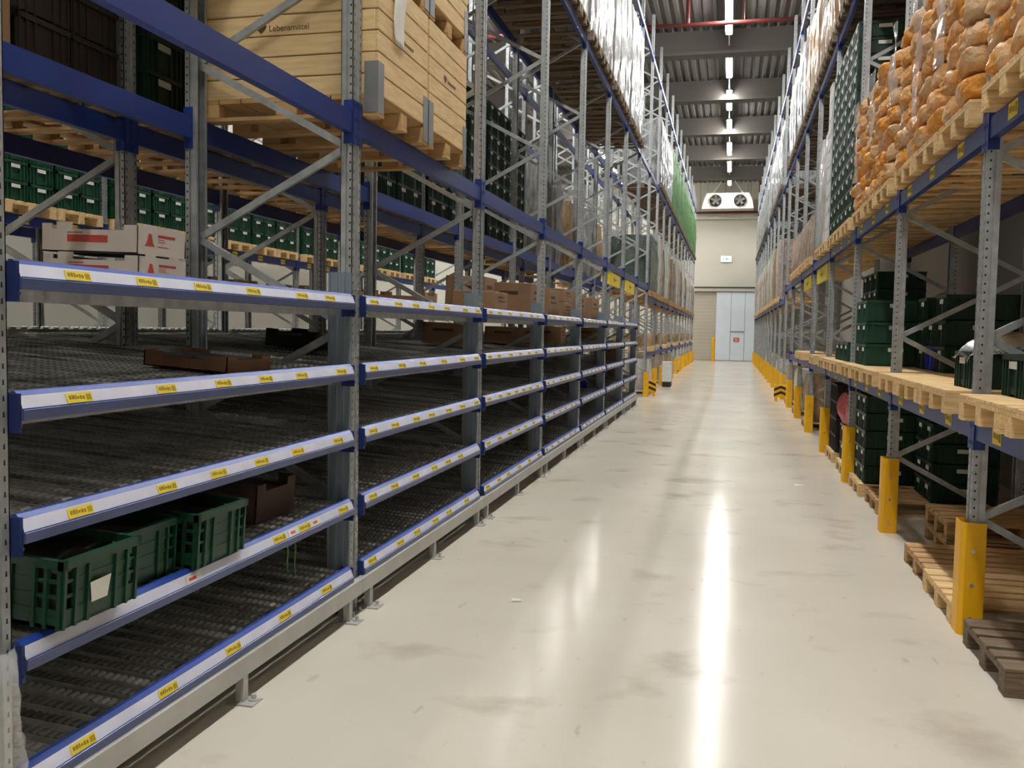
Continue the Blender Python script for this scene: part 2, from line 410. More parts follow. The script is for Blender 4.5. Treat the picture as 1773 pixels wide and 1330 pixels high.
# ------------------------------------------------------------------ beams
b = MB()
b.prism([(-.05,0),(-.05,-.13),(0,-.13),(0,-.012),(-.012,-.012),(-.012,0)], .066, SP-.066)
BEAM = b.mesh('rack_beam', BLUE)
def conn_mesh(s):
    b = MB(); y = lambda a: a if s > 0 else SP-a
    def bx(x0, x1, a, c, z0, z1, m=0):
        q = sorted((y(a), y(c))); b.box(x0, x1, q[0], q[1], z0, z1, m)
    bx(.001, .007, .004, .068, -.19, .06); bx(-.055, .007, .0625, .068, -.19, .06)
    for z in (-.15, -.05, .03): bx(.007, .010, .02, .035, z-.012, z+.012, 1)
    return b.mesh('beam_connector', BLUE, BLUED)
CN1, CN2 = conn_mesh(1), conn_mesh(-1)
def label_mesh(w, h, name='location_label'):
    b = MB(); b.box(0, .0015, 0, w, 0, h)
    rr = random.Random(5)
    y = w*.08
    while y < w*.68:
        d = w*rr.uniform(.05, .1); b.box(.0015, .0022, y, min(y+d, w*.7), h*rr.uniform(.3,.4), h*rr.uniform(.62,.8), 1); y += d + w*.03
    y = w*.76
    while y < w*.94:
        d = w*rr.uniform(.012, .03); b.box(.0015, .0022, y, y+d, h*.2, h*.8, 1); y += d + w*.02
    return b.mesh(name, LABY, LABK)
BLAB = label_mesh(.16, .085)
def mk_beam():
    t = thing('pallet_beam', '', 'rack beam')
    mk('beam', BEAM, t); mk('connector', CN1, t); mk('connector', CN2, t); return t
def mk_beaml():
    t = mk_beam()
    for y in (.42, 1.28, 2.12): mk('location_label', BLAB, t, (.0005, y, -.108))
    return t
def beam(row, k, lv, rear, z, labels=False):
    x = {'A': XA, 'B': XB, 'C': XC, 'R': XR}[row]
    y = {'A': YL, 'B': YL, 'C': YC, 'R': YR}[row](k)
    y2 = {'A': YL, 'B': YL, 'C': YC, 'R': YR}[row](k+1)
    sc = (y2-y)/SP
    fl = row == 'R'
    if rear: x += 1.1 if fl else -1.1; fl = not fl
    lab = 'blue %s beam, %s bay, %s, %s' % ('rear' if rear else 'front', ORD[k], {'A':'left aisle rack','B':'second left rack row','C':'far left rack','R':'right aisle rack'}[row], LVN[lv])
    o = place('beaml' if labels else 'beam', mk_beaml if labels else mk_beam, (x, y2 if fl else y, z), math.pi if fl else 0, lab, 'blue pallet beams of the racks')
    o.scale = (1, sc, 1)
def zA(k): return 3.0 if k < 8 else 2.72
for k in range(0, 19):
    beam('A', k, 1, False, zA(k))
    beam('A', k, 2, False, 6.05)
    if k >= 5: beam('A', k, 3, False, 9.05)
    if k < 8: beam('A', k, 1, True, zA(k))
    if k < 9: beam('A', k, 2, True, 6.05)
    if k >= 8: beam('A', k, 0, False, 1.2)
for k in range(0, 12):
    beam('B', k, 1, False, 3.0)
    if k < 7: beam('B', k, 1, True, 3.0)
    beam('B', k, 2, False, 6.05)
    if k < 8: beam('B', k, 2, True, 6.05)
for k in range(1, 9): beam('C', k, 1, False, 3.0, k < 6)
for k in range(1, 5): beam('C', k, 1, True, 3.0)
for k in range(0, 19):
    beam('R', k, 1, False, zA(k), k < 4)
    if k >= 2: beam('R', k, 2, False, 6.05)
    if k >= 5: beam('R', k, 3, False, 8.9)
    if k < 4: beam('R', k, 1, True, zA(k))
    if k < 7: beam('R', k, 0, False, 1.28, k < 4)
    if k < 4: beam('R', k, 0, True, 1.28)
    if 2 <= k < 6: beam('R', k, 2, True, 6.05)

# ------------------------------------------------------------------ yellow post guards
def guard_parts():
    b = MB(); h = .665; t_ = .006
    out = [(-.07,-.085),(.04,-.085),(.065,-.062),(.065,.062),(.04,.085),(-.07,.085)]
    for (x0,y0),(x1,y1) in zip(out[:-1], out[1:]):
        d = Vector((x1-x0,y1-y0)).normalized(); nn = Vector((d.y,-d.x))
        q = [(x0,y0),(x1,y1),(x1-nn.x*t_,y1-nn.y*t_),(x0-nn.x*t_,y0-nn.y*t_)]
        vs = [(a,c,.0) for a,c in q] + [(a,c,h) for a,c in q]
        b.add(vs, [(3,2,1,0),(4,5,6,7),(0,1,5,4),(1,2,6,5),(2,3,7,6),(3,0,4,7)])
    me = b.mesh('post_guard', YEL)
    b = MB()
    for s in (-1,1):
        for z in (.1,.3,.5): b.cyl((.0,s*.084,z),(.0,s*.095,z),.012,8)
    return me, b.mesh('guard_bolts', BOLT)
GME, GBO = guard_parts()
def mk_guard():
    t = thing('post_guard', '', 'post guard', group='yellow post guards')
    mk('shield', GME, t); mk('bolts', GBO, t); return t
for k in range(8, 20):
    place('guard', mk_guard, (XA+.012, YL(k), 0), 0, 'yellow post guard on the left aisle rack, %s of the left row' % ORD[k-8])
for k in range(0, 20):
    place('guard', mk_guard, (XR+.012, YR(k), 0), math.pi, 'yellow post guard on the right aisle rack, %s from the camera' % ORD[k])
# striped impact barriers
def barrier(x0, x1, y, label):
    t = thing('impact_barrier', label, 'barrier', ((x0+x1)/2, y, 0), group='striped impact barriers')
    h = (x1-x0)/2
    b = MB(); b.bbox(-h, h, -.05, .05, .10, .42, .006); mk('bumper', b.mesh('barrier_bumper', YEL), t)
    b = MB()
    for z0 in (.12, .26):
        for yy in (-.0512, .0512):
            b.add([(-h,yy,z0),(0,yy,z0+.08),(0,yy,z0+.15),(-h,yy,z0+.07)], [(0,1,2,3)])
            b.add([(0,yy,z0+.08),(h,yy,z0),(h,yy,z0+.07),(0,yy,z0+.15)], [(0,1,2,3)])
    mk('black_stripes', b.mesh('barrier_stripes', BLACKP), t)
    for q in (-h+.06, h-.06):
        b = MB(); b.box(q-.04,q+.04,-.04,.04,0,.10); mk('foot', b.mesh('barrier_foot', YEL), t)
barrier(-2.28, -1.92, 25.0, 'black and yellow striped impact barrier at left rack end')
barrier(1.16, 1.52, 24.6, 'black and yellow striped impact barrier at right rack')

# ------------------------------------------------------------------ roller shelves
SLOPE = .067
RAILZ = [1.885, 1.475, 1.085, .676, .268]
TIER = ['top tier', 'second tier from top', 'middle tier', 'fourth tier from top', 'lowest tier']
def rail_mesh():
    b = MB()
    poly = [(.028,-.045),(.03,-.012),(.024,-.008),(.010,.032),(-.006,.047),(-.022,.047),(-.022,-.045)]
    b.prism(poly, .077, SP-.101, 1, [1,0,0,2,2,2,1])
    b.box(.0262,.0292,.077,SP-.101,-.014,-.007,2)
    return b.mesh('front_rail', RWHITE, RLOW, RBLUE)
RAIL = rail_mesh()
def track_mesh(SLOPE, off):
    b = MB(); L = 2.52
    for y in (-.03, .03):
        b.add([(0,y-.002,-.03),(0,y+.002,-.03),(0,y+.002,.011),(0,y-.002,.011),(-L,y-.002,-.03+L*SLOPE),(-L,y+.002,-.03+L*SLOPE),(-L,y+.002,.011+L*SLOPE),(-L,y-.002,.011+L*SLOPE)],
              [(0,1,2,3),(7,6,5,4),(0,3,7,4),(1,5,6,2),(3,2,6,7),(0,4,5,1)], 1)
    n = int(L/.034)
    for i in range(n):
        x = -.02 - off - i*.034
        b.cyl((x,-.024,-x*SLOPE), (x,.024,-x*SLOPE), .0165, 8, 0)
    return b.mesh('roller_track', WHEEL, TRACK)
SLO = [.03, .067, .067, .067, .067]
TRKS = {v: (track_mesh(v, 0.), track_mesh(v, .017)) for v in (.03, .067)}
def support_mesh(SLOPE):
  b = MB()
  for x in (-.12, -1.0, -1.6, -2.45): b.box(x-.03, x, .07, SP-.087, -.085-x*SLOPE, -.032-x*SLOPE)
  for y in (.072, SP-.092):
    b.bar((-.1, y, -.06+.1*SLOPE), (-2.5, y, -.06+2.5*SLOPE), .008, .05)
  d = MB(); zz = 2.56*SLOPE-.075; d.box(-2.58, -2.54, .07, SP-.07, zz, zz+.115)
  for i in range(26):
    d.bbox(-2.575, -2.545, .1+i*.1, .16+i*.1, zz+.115, zz+.135, .006)
  return b.mesh('shelf_support', TRACK), d.mesh('rear_stop_rail', KICK)
SUPS = {v: support_mesh(v) for v in (.03, .067)}
BRK = []
for y0 in (.062, SP-.1):
    b = MB(); b.box(-.06,.02,y0,y0+.014,-.085,.04); b.cyl((.02,y0+.007,-.06),(.026,y0+.007,-.06),.006,8); BRK.append(b.mesh('end_bracket', BLUED))
RLAB = label_mesh(.125, .034)
RLABW = MB(); RLABW.box(0,.0015,0,.11,0,.034); RLABW.box(.0015,.0022,.02,.07,.012,.024,1); RLABW = RLABW.mesh('white_label', PAPER, REDP)
rl = random.Random(3)
def shelf(k, lv):
    y = YL(k)
    t = thing('roller_shelf', 'roller shelf with blue and white labelled rail, %s, %s bay' % (TIER[lv], ORD[k]), 'roller shelf', (XA+.015, y, RAILZ[lv]), group='roller shelves of the left rack')
    t.scale = (1, (YL(k+1)-y)/SP, 1)
    rr = mk('front_rail', RAIL, t)
    ys = []
    yy = .28 if k == 0 else .15
    while yy < SP-.25:
        ys.append(yy); yy += rl.choice((.34, .38, .42, .5))
    if lv == 3 and k == 0: ys = [.95, 1.72, 2.0, 2.5]
    for n_, yy in enumerate(ys):
        if lv == 3 and k == 0 and n_ == 0:
            lb = mk('white_label', RLABW, rr, (.0255, .97, -.008))
        else:
            lb = mk('location_label', RLAB, rr, (.0248, yy, -.0065))
        lb.rotation_euler = (0, -.337, 0)
    if lv == 3 and k == 0:
        for yy in (1.88, 2.14):
            lb = mk('white_label', RLABW, rr, (.0248, yy, -.0065)); lb.rotation_euler = (0, -.337, 0)
    for i in range(26): mk('roller_track', TRKS[SLO[lv]][i % 2], t, (-.028, .15+i*.1, .008))
    mk('support_frame', SUPS[SLO[lv]][0], t); mk('rear_stop_rail', SUPS[SLO[lv]][1], t); mk('end_bracket', BRK[0], t); mk('end_bracket', BRK[1], t)
for k in range(7):
    for lv in range(5): shelf(k, lv)
bedz = lambda lv, x: RAILZ[lv] + .027 + (XA+.015-x)*SLO[lv]
# galvanised side channels on the posts
b = MB(); b.box(-.135, -.005, -.006, 0, 0, 1.8); b.box(-.139,-.133,-.02,0,0,1.8); b.box(-.1,-.085,-.012,-.006,0,1.8); b.box(-.055,-.04,-.012,-.006,0,1.8); b.box(-.012,.0,-.012,0,0,1.8)
CHA = b.mesh('side_channel', GALVP)
b = MB()
for z in (.25,.55,.95,1.3,1.7):
    for y in (.04, .085): b.cyl((.003,y,z),(.012,y,z),.007,8)
CHB = b.mesh('channel_bolts', BOLT)
def mk_channel():
    t = thing('side_channel', '', 'rack channel', group='galvanised side channels of the roller shelves')
    mk('plate', CHA, t); mk('bolts', CHB, t); return t
for k in range(1, 8):
    place('chan', mk_channel, (XA, YL(k)-.0625, .26), 0, 'tall galvanised side channel bolted to the roller shelf post, %s from camera' % ORD[k-1])
# galvanised kick beam in front of the feet
b = MB(); b.bbox(0,.045,-.001,SP-.001,.125,.221,.004); KB = b.mesh('kick_beam', KICK)
b = MB(); b.box(.0,.04,-.022,.022,.008,.125); KS = b.mesh('kick_stub', KICK)
b = MB(); b.box(-.03,.1,-.05,.05,0,.008); b.cyl((.07,.02,.008),(.07,.02,.035),.012,8); b.cyl((.07,.02,.008),(.07,.02,.014),.026,10); KF = b.mesh('kick_foot', KICK)
def mk_kick():
    t = thing('kick_beam', '', 'kick beam', group='galvanised kick beams below the roller shelves')
    mk('beam', KB, t)
    for y in (.16, 1.42, SP-.16): mk('stub_leg', KS, t, (0,y,0)); mk('foot_plate', KF, t, (0,y,0))
    return t
for k in range(7):
    o = place('kick', mk_kick, (XA+.012, YL(k), 0), 0, 'long galvanised kick beam along the floor under roller shelves, %s bay' % ORD[k])
    o.scale = (1, (YL(k+1)-YL(k))/SP, 1)

# ------------------------------------------------------------------ pallets
def pallet_meshes(mat):
    d = MB(); yy = -.4
    for w, g in ((.145,.0375),(.1,.0375),(.145,.0375),(.1,.0375),(.145,0)):
        d.bbox(-.6,.6,yy,yy+w,.122,.144,.003); yy += w+.0425
    st = MB(); st.box(-.0725,.0725,-.4,.4,.1,.122)
    bl = MB(); bl.bbox(-.0725,.0725,-.05,.05,.022,.1,.003)
    bo = MB(); bo.bbox(-.6,.6,-.05,.05,0,.022,.003)
    one = MB(); one.v = list(d.v); one.f = list(d.f); one.m = list(d.m); one.s = list(d.s)
    for x in (-.5275,0,.5275):
        one.box(x-.0725,x+.0725,-.4,.4,.1,.122)
        for y in (-.35,0,.35): one.box(x-.0725,x+.0725,y-.05,y+.05,.022,.1)
    for y in (-.35,0,.35): one.box(-.6,.6,y-.05,y+.05,0,.022)
    return [q.mesh(n_, mat) for q, n_ in ((d,'pallet_deck'),(st,'pallet_stringer'),(bl,'pallet_block'),(bo,'pallet_runner'),(one,'wooden_pallet'))]
PM = {'w': pallet_meshes(PALW), 'n': pallet_meshes(PALN), 'o': pallet_meshes(PALO)}
def mk_pallet(kind, full):
    ms = PM[kind]
    if not full:
        return tag(mk('wooden_pallet', ms[4]), '', 'pallet')
    t = thing('wooden_pallet', '', 'pallet')
    mk('deck_boards', ms[0], t)
    for x in (-.5275,0,.5275):
        mk('stringer_board', ms[1], t, (x,0,0))
        for y in (-.35,0,.35): mk('block', ms[2], t, (x,y,0))
    for y in (-.35,0,.35): mk('runner_board', ms[3], t, (0,y,0))
    return t
def pallet(x, y, z, kind, full, label, group=None, rz=0):
    return place('pal'+kind+str(full), lambda: mk_pallet(kind, full), (x, y, z), rz, label, group)

# ------------------------------------------------------------------ plastic crates
def crate_mesh(hole, mats, open_lat=False, L=.6, Wd=.4, h=.23):
    b = MB(); t_ = .012
    x, y = L/2, Wd/2
    b.box(-x+.01,x-.01,-y+.01,y-.01,0,.012)
    b.box(-x,x,-y,-y+.022,h-.03,h); b.box(-x,x,y-.022,y,h-.03,h); b.box(-x,-x+.022,-y,y,h-.03,h); b.box(x-.022,x,-y,y,h-.03,h)
    b.box(-x+.01,x-.01,-y+.01,-y+.01+t_,0,.05); b.box(-x+.01,x-.01,y-.01-t_,y-.01,0,.05)
    b.box(-x+.01,-x+.01+t_,-y+.01,y-.01,0,.05); b.box(x-.01-t_,x-.01,-y+.01,y-.01,0,.05)
    # wall panels
    if open_lat:
        for s in (-1, 1):
            q = sorted((s*(x-.012), s*(x-.022))); b.box(q[0],q[1],-.12,.12,.04,h-.03)
            q = sorted((s*(y-.012), s*(y-.022))); b.box(-.19,.19,q[0],q[1],.04,h-.03)
            for zz in (.05,.10,.15):
                q = sorted((s*(x-.01), s*(x-.02))); b.box(q[0],q[1],-y+.01,y-.01,zz,zz+.012)
                q = sorted((s*(y-.01), s*(y-.02))); b.box(-x+.01,x-.01,q[0],q[1],zz,zz+.012)
    else:
        for s in (-1, 1):
            q = sorted((s*(x-.014), s*(x-.022))); b.box(q[0],q[1],-y+.01,y-.01,.04,h-.03)
            q = sorted((s*(y-.014), s*(y-.022))); b.box(-x+.01,x-.01,q[0],q[1],.04,h-.03)
    for s in (-1, 1):
        for yy in (-y+.012,-.135,-.075,.065,.125,y-.024):
            q = sorted((s*(x-.002), s*(x-.02))); b.box(q[0],q[1],yy,yy+.012,.0,h-.02)
        for xx in (-x+.012,-.235,-.19,-.1,.09,.18,.225,x-.024):
            q = sorted((s*(y-.002), s*(y-.02))); b.box(xx,xx+.012,q[0],q[1],.0,h-.02)
        if hole:
            q = sorted((s*(x-.0005), s*(x-.014))); b.box(q[0],q[1],-.07,.065,h-.078,h-.038,1)
            q = sorted((s*(y-.0005), s*(y-.014))); b.box(-.075,.075,q[0],q[1],h-.078,h-.038,1)
    return b.mesh('plastic_crate', *mats)
CR_G = crate_mesh(True, (GREEN, HAND)); CR_D = crate_mesh(True, (GREEND, HAND)); CR_W = crate_mesh(False, (WHITEP, WHITEP))
CR_K = crate_mesh(False, (DBROWN, DBROWN)); CR_B = crate_mesh(False, (BLUEC, BLUEC))
CR_F = crate_mesh(True, (GREEND, HAND), h=.188)
CRN = {'f': (CR_F,'flat dark green'), 'g': (CR_G,'green'), 'd': (CR_D,'dark green'), 'w': (CR_W,'white'), 'k': (CR_K,'black-brown'), 'b': (CR_B,'blue')}
CP = .232; FP = .19
used_labels = set()
def crate(kind, x, y, z, label, group, rz=0):
    me, cn = CRN[kind]
    return tag(mk('plastic_crate', me, None, (x, y, z), rz), label, 'crate', group)
def stack(kind, x, y, z, n, where, group, base=0, rz=0):
    pp = FP if kind == 'f' else CP
    for i in range(n):
        pos = 'bottom' if i == 0 else ('top' if i == n-1 else '%s up' % ORD[i])
        if n == 1: pos = 'single'
        crate(kind, x, y, z+i*pp, '%s crate, %s, %s' % (CRN[kind][1], pos, where), group, rz)

# ------------------------------------------------------------------ loads
def lump_box(w, d, h, nx, ny, nz, amp, sc, seed, bulge=.03, zs=1.):
    """closed box x±d/2,y±w/2,z0..h with rumpled faces"""
    b = MB()
    def P(x, y, z):
        v = Vector((x*sc+seed, y*sc, z*sc*zs))
        n1 = noise.noise(v); n2 = noise.noise(v*2.7+Vector((9,3,1)))*.5
        o = amp*(n1+n2)
        cx = x/(d/2); cy = y/(w/2)
        kz = 1.0 if z < .03 else 1.0
        bb = bulge*math.sin(math.pi*min(1, max(0, z/h)))
        return (x + (o+bb)*(1 if cx > .99 else -1 if cx < -.99 else 0), y + (o+bb)*(1 if cy > .99 else -1 if cy < -.99 else 0), z + (o if z > h-.01 else 0))
    def face(fn, na, nb, flip):
        vs = [P(*fn(i/na, j/nb)) for j in range(nb+1) for i in range(na+1)]
        fs = []
        for j in range(nb):
            for i in range(na):
                a = j*(na+1)+i; q = (a, a+1, a+na+2, a+na+1); fs.append(q[::-1] if flip else q)
        b.add(vs, fs, 0, True)
    face(lambda u, v: (d/2, (u-.5)*w, v*h), ny, nz, False); face(lambda u, v: (-d/2, (u-.5)*w, v*h), ny, nz, True)
    face(lambda u, v: ((u-.5)*d, -w/2, v*h), nx, nz, False); face(lambda u, v: ((u-.5)*d, w/2, v*h), nx, nz, True)
    face(lambda u, v: ((u-.5)*d, (v-.5)*w, h), nx, ny, False)
    b.add([(-d/2,-w/2,0),(d/2,-w/2,0),(d/2,w/2,0),(-d/2,w/2,0)], [(3,2,1,0)])
    return b
LOADS = {}
def load(kind, mat, h, x, y, z, label, group, seed, name='wrapped_load', amp=.03, cat='pallet load', sc=3.2, zs=.7):
    key = (kind, seed)
    if key not in LOADS:
        LOADS[key] = lump_box(.72, 1.08, h, 14, 12, 26, amp, sc, seed*7.3, zs=zs).mesh(name, mat)
    return tag(mk(name, LOADS[key], None, (x, y, z)), label, cat, group)
CX = {'A': -2.70, 'B': -4.25, 'C': -8.72, 'R': 1.93}
def bay_y(row, k, i):
    y = {'A': YL, 'B': YL, 'C': YC, 'R': YR}[row](k+1) - SP
    return y + SP/2 + (i-1)*.86
def wrapped(row, k, lv, i, z, kind, mat, h, what, seed, dark='w', full=False):
    x = CX[row]; y = bay_y(row, k, i)
    loc = '%s in %s %s bay, %s' % (THREE[i], ORD[k], {'A':'left','B':'second-row','R':'right'}[row], LVN[lv])
    pallet(x, y, z, dark, full, 'wooden pallet under a load, ' + loc, 'wooden pallets carrying loads in the racks')
    load(kind, mat, h, x, y, z+.144, what + ', ' + loc, what + 's in the racks', seed)
sd = random.Random(21)
# left rack, second high level
for k in range(0, 19):
    for i in range(3):
        if k in (7, 8): continue
        if k < 7: wrapped('A', k, 2, i, 6.05, 'silver', FILM, 2.35, 'silver film load', sd.randint(1, 3), 'o')  # first and second bays: unseen loads, added to block light on the floor
        elif k < 11: wrapped('A', k, 2, i, 6.05, 'silver2', FILM, 1.9, 'silver film load', sd.randint(4, 5), 'o')
        else: wrapped('A', k, 2, i, 6.05, 'greennet', GREENL, 2.1, 'light green net load', sd.randint(1, 3), 'o')
# left rack, far first level
for k in range(8, 19):
    for i in range(3):
        c = sd.choice(('p', 'w', 'c', 'd', 'd', 'w'))
        if k == 8 or c == 'd': wrapped('A', k, 1, i, zA(k), 'darkf', FILMD, 1.5, 'dark film load', sd.randint(1, 2))
        elif c == 'p': wrapped('A', k, 1, i, zA(k), 'pinkl', PINKL, 1.7, 'pinkish sack load', sd.randint(1, 2))
        elif c == 'w': wrapped('A', k, 1, i, zA(k), 'whitef', FILMW, 1.8, 'added light-blocking white film load', sd.randint(1, 2))
        else: wrapped('A', k, 1, i, zA(k), 'brownf', FILMB, 1.6, 'brown film load', sd.randint(1, 2))
        if i == 0 and k % 2 == 0:
            wrapped('A', k, 0, 1, 1.2, 'brownlow', FILMB, .35, 'low brown load', 1, 'n')
# right rack, second high level
for k in range(2, 19):
    for i in range(3):
        if k < 6: wrapped('R', k, 2, i, 6.05, 'brownhi%d' % k, FILMB, {2: .8, 3: .7, 4: .95, 5: 1.7}[k], 'brown film load', sd.randint(1, 3), 'o')
        elif k in (8, 12): continue
        else: wrapped('R', k, 2, i, 6.05, 'silver2', FILM, 1.9, 'silver film load', sd.randint(4, 5), 'o')
# right rack, first high level further back
for k in range(5, 19):
    for i in range(3):
        c = 'p' if k in (5, 6) else sd.choice(('w', 'w', 'b', 'p'))
        if k in (7, 8): continue
        if c == 'p': wrapped('R', k, 1, i, zA(k), 'pinklow' if k < 7 else 'pinkl', PINKL, .75 if k < 7 else 1.5, 'pinkish sack load', sd.randint(1, 2), 'n')
        elif c == 'w': wrapped('R', k, 1, i, zA(k), 'whitef', FILMW, 1.8, 'added light-blocking white film load', sd.randint(1, 2), 'n')
        else: wrapped('R', k, 1, i, zA(k), 'brownf', FILMB, 1.6, 'brown film load', sd.randint(1, 2), 'n')

# onion sacks on the right rack
def sack_mesh(seed):
    b = MB(); nu, nv = 40, 24
    vs = []; hx, hy, hz = .265, .202, .082
    for j in range(nv+1):
        ph = -math.pi/2 + math.pi*j/nv
        for i in range(nu):
            th = 2*math.pi*i/nu
            e = .5
            sg = lambda a: math.copysign(abs(a)**e, a)
            x = hx*sg(math.cos(ph))*sg(math.cos(th)); y = hy*sg(math.cos(ph))*sg(math.sin(th)); z = hz*sg(math.sin(ph))
            v = Vector((x, y, z)); n1 = noise.noise(v*9+Vector((seed*5,0,0)))*.024 + (.5-abs(noise.noise(v*17+Vector((0,seed*3,0)))))*.05-.016
            l = v.length or 1
            vs.append(tuple(v*(1+n1/l)))
    fs = [(j*nu+i, j*nu+(i+1) % nu, (j+1)*nu+(i+1) % nu, (j+1)*nu+i) for j in range(nv) for i in range(nu)]
    b.add(vs, fs, 0, True)
    return b.mesh('onion_sack', SACK)
SK = [sack_mesh(i) for i in range(5)]
def sack_pallet(k, i, full, who):
    x, y = 1.93, bay_y('R', k, i)
    loc = '%s in %s bay, right rack' % (THREE[i], ORD[k])
    pallet(x, y, 3.0, 'n', full, 'light pallet under orange onion sacks, ' + loc, 'pallets under onion sacks')
    for l in range(7):
        for q in range(2):
            for c in range(2 if l in (0, 6) else 1):
                sx = x-.35+c*.55+rnd(-.02,.02); sy = y-.2+q*.4+rnd(-.025,.025)
                o = mk('onion_sack', random.choice(SK), None, (sx, sy, 3.144+.092+l*.164))
                o.rotation_euler = (rnd(-.07,.07), rnd(-.05,.06), rnd(-.08,.08)+(math.pi if random.random() < .5 else 0))
                s_ = rnd(.94,1.0); o.scale = (s_, s_, rnd(.96,1.04))
                row = 'bottom layer' if l == 0 else 'top layer' if l == 6 else '%s layer up' % ORD[l]
                tag(o, 'orange net onion sack, %s, %s %s, %s' % (row, 'near' if q == 0 else 'far', 'front' if c == 0 else 'rear', who), 'sack', 'orange onion sacks on the right rack')
WHO = {(1,0):'first sack pallet',(1,1):'second sack pallet',(1,2):'third sack pallet',(2,0):'fourth sack pallet',(2,1):'fifth sack pallet',(2,2):'sixth sack pallet',(0,2):'sack pallet nearest camera'}
for (k, i), w in WHO.items(): sack_pallet(k, i, True, w)
# loose film strips down the sack fronts
def strip(y, z0, z1, w, label, seed):
    b = MB(); n = 22; vs = []
    for j in range(n+1):
        z = z1 + (z0-z1)*j/n
        ww = w*(1-.45*j/n)
        for i in range(4):
            yy = y + (i/3-.5)*ww + .05*noise.noise(Vector((z*2, seed, 0)))
            vs.append((1.285 + .05*noise.noise(Vector((z*3, i*.8, seed)))-.015, yy, z))
    b.add(vs, [(j*4+i, j*4+i+1, j*4+i+5, j*4+i+4) for j in range(n) for i in range(3)], 0, True)
    o = tag(mk('film_strip', b.mesh('film_strip', CLEAR)), label, 'plastic film', 'film strips hanging on the onion sacks')
    m = o.modifiers.new('thickness', 'SOLIDIFY'); m.thickness = .002
strip(9.55, 3.6, 4.3, .3, 'whitish film strip hanging between the fourth and fifth sack pallets', 1)
strip(8.35, 3.7, 4.35, .3, 'whitish film strip hanging over the third sack pallet', 2)
strip(7.3, 3.3, 4.3, .34, 'whitish film strip hanging over the middle sack pallet', 3)
strip(10.6, 3.4, 4.25, .25, 'whitish film strip at the far end of the onion sacks', 4)
strip(6.5, 3.5, 4.4, .4, 'whitish film strip over the nearest row of onion sacks', 5)

# green crates on the right rack, first high level, fourth and fifth bay
for i in range(3):
    y = bay_y('R', 3, i)
    pallet(1.93, y, 3.0, 'n', False, 'light pallet under tall green crate stacks, %s of fourth right bay' % THREE[i], 'pallets under crate stacks')
    for q in (-.205, .205):
        stack('f', 1.66, y+q, 3.144, 12, 'on %s pallet, %s side, high fourth right bay' % (THREE[i], 'near' if q < 0 else 'far'), 'green crates on the right rack high level')
y = bay_y('R', 4, 0)
pallet(1.93, y, 3.0, 'n', False, 'light wooden pallet under the tall white crate stack, right rack', 'pallets under crate stacks')
stack('w', 1.66, y-.2, 3.144, 10, 'in tall white column, right rack, fifth bay', 'white crates on the right rack')
for i in (1,): wrapped('R', 4, 1, i, 3.0, 'whitef', FILMW, 1.8, 'added light-blocking white film load', i, 'n')

# right rack, low level
zl = 1.28
lowp = [(0, 5.16, 'nearest the camera'), (0, 4.28, 'at the right picture edge'), (1, 6.30, 'under the foil-covered crate'), (1, 7.16, 'empty, middle of second bay'), (1, 8.02, 'empty, beside the third post'),
        (2, 9.12, 'near end of third bay'), (2, 9.98, 'middle of third bay'), (2, 10.84, 'under the three-crate stack'), (3, 11.92, 'near end of fourth bay'), (3, 12.78, 'middle of fourth bay'), (3, 13.64, 'far end of fourth bay'),
        (5, 17.6, 'near end of sixth bay'), (5, 18.5, 'far end of sixth bay'), (4, 15.2, 'middle of fifth bay')]
for k, y, w in lowp:
    pallet(1.87, y, zl, 'n', k < 3, 'light wooden pallet on the low right beams, ' + w, 'light pallets on the low beams')
zp = zl+.144
stack('d', 1.78, 5.36, zp, 1, 'on nearest low pallet, beside the post', 'crates on the low right beams')
stack('d', 1.80, 4.95, zp, 1, 'on nearest low pallet, right picture edge', 'crates on the low right beams')
stack('d', 2.42, 5.3, zp, 3, 'at back of nearest low pallet', 'crates on the low right beams')
stack('d', 2.42, 4.88, zp, 4, 'at back right edge of nearest low pallet', 'crates on the low right beams')
for q, y in enumerate((8.87, 9.28, 9.69, 10.10)):
    if q == 1: continue
    stack('d', 2.14 if q < 3 else 2.33, y, zp, 3, 'behind third right post, %s of four columns' % ORD[q], 'crates on the low right beams')
crate('b', 2.14, 9.28, zp, 'bright blue plastic crate between dark green stacks behind third right post', None)
crate('d', 2.14, 9.28, zp+CP, 'dark green crate lying on the bright blue crate', 'crates on the low right beams')
stack('g', 1.70, 10.42, zp, 3, 'in front of the blue crates, near column', 'crates on the low right beams')
stack('g', 1.70, 10.83, zp, 3, 'in front of the fourth right post, far column', 'crates on the low right beams')
for q, y in enumerate((11.75, 12.2, 12.65)):
    stack('g', 1.68, y, zp, 1, 'as low green row on fourth bay, %s' % ORD[q], 'crates on the low right beams')
for q, y in enumerate((12.9, 13.35, 13.8)):
    stack('d', 2.15, y, zp, 5, 'at back of fourth bay, %s column' % ORD[q], 'crates on the low right beams')
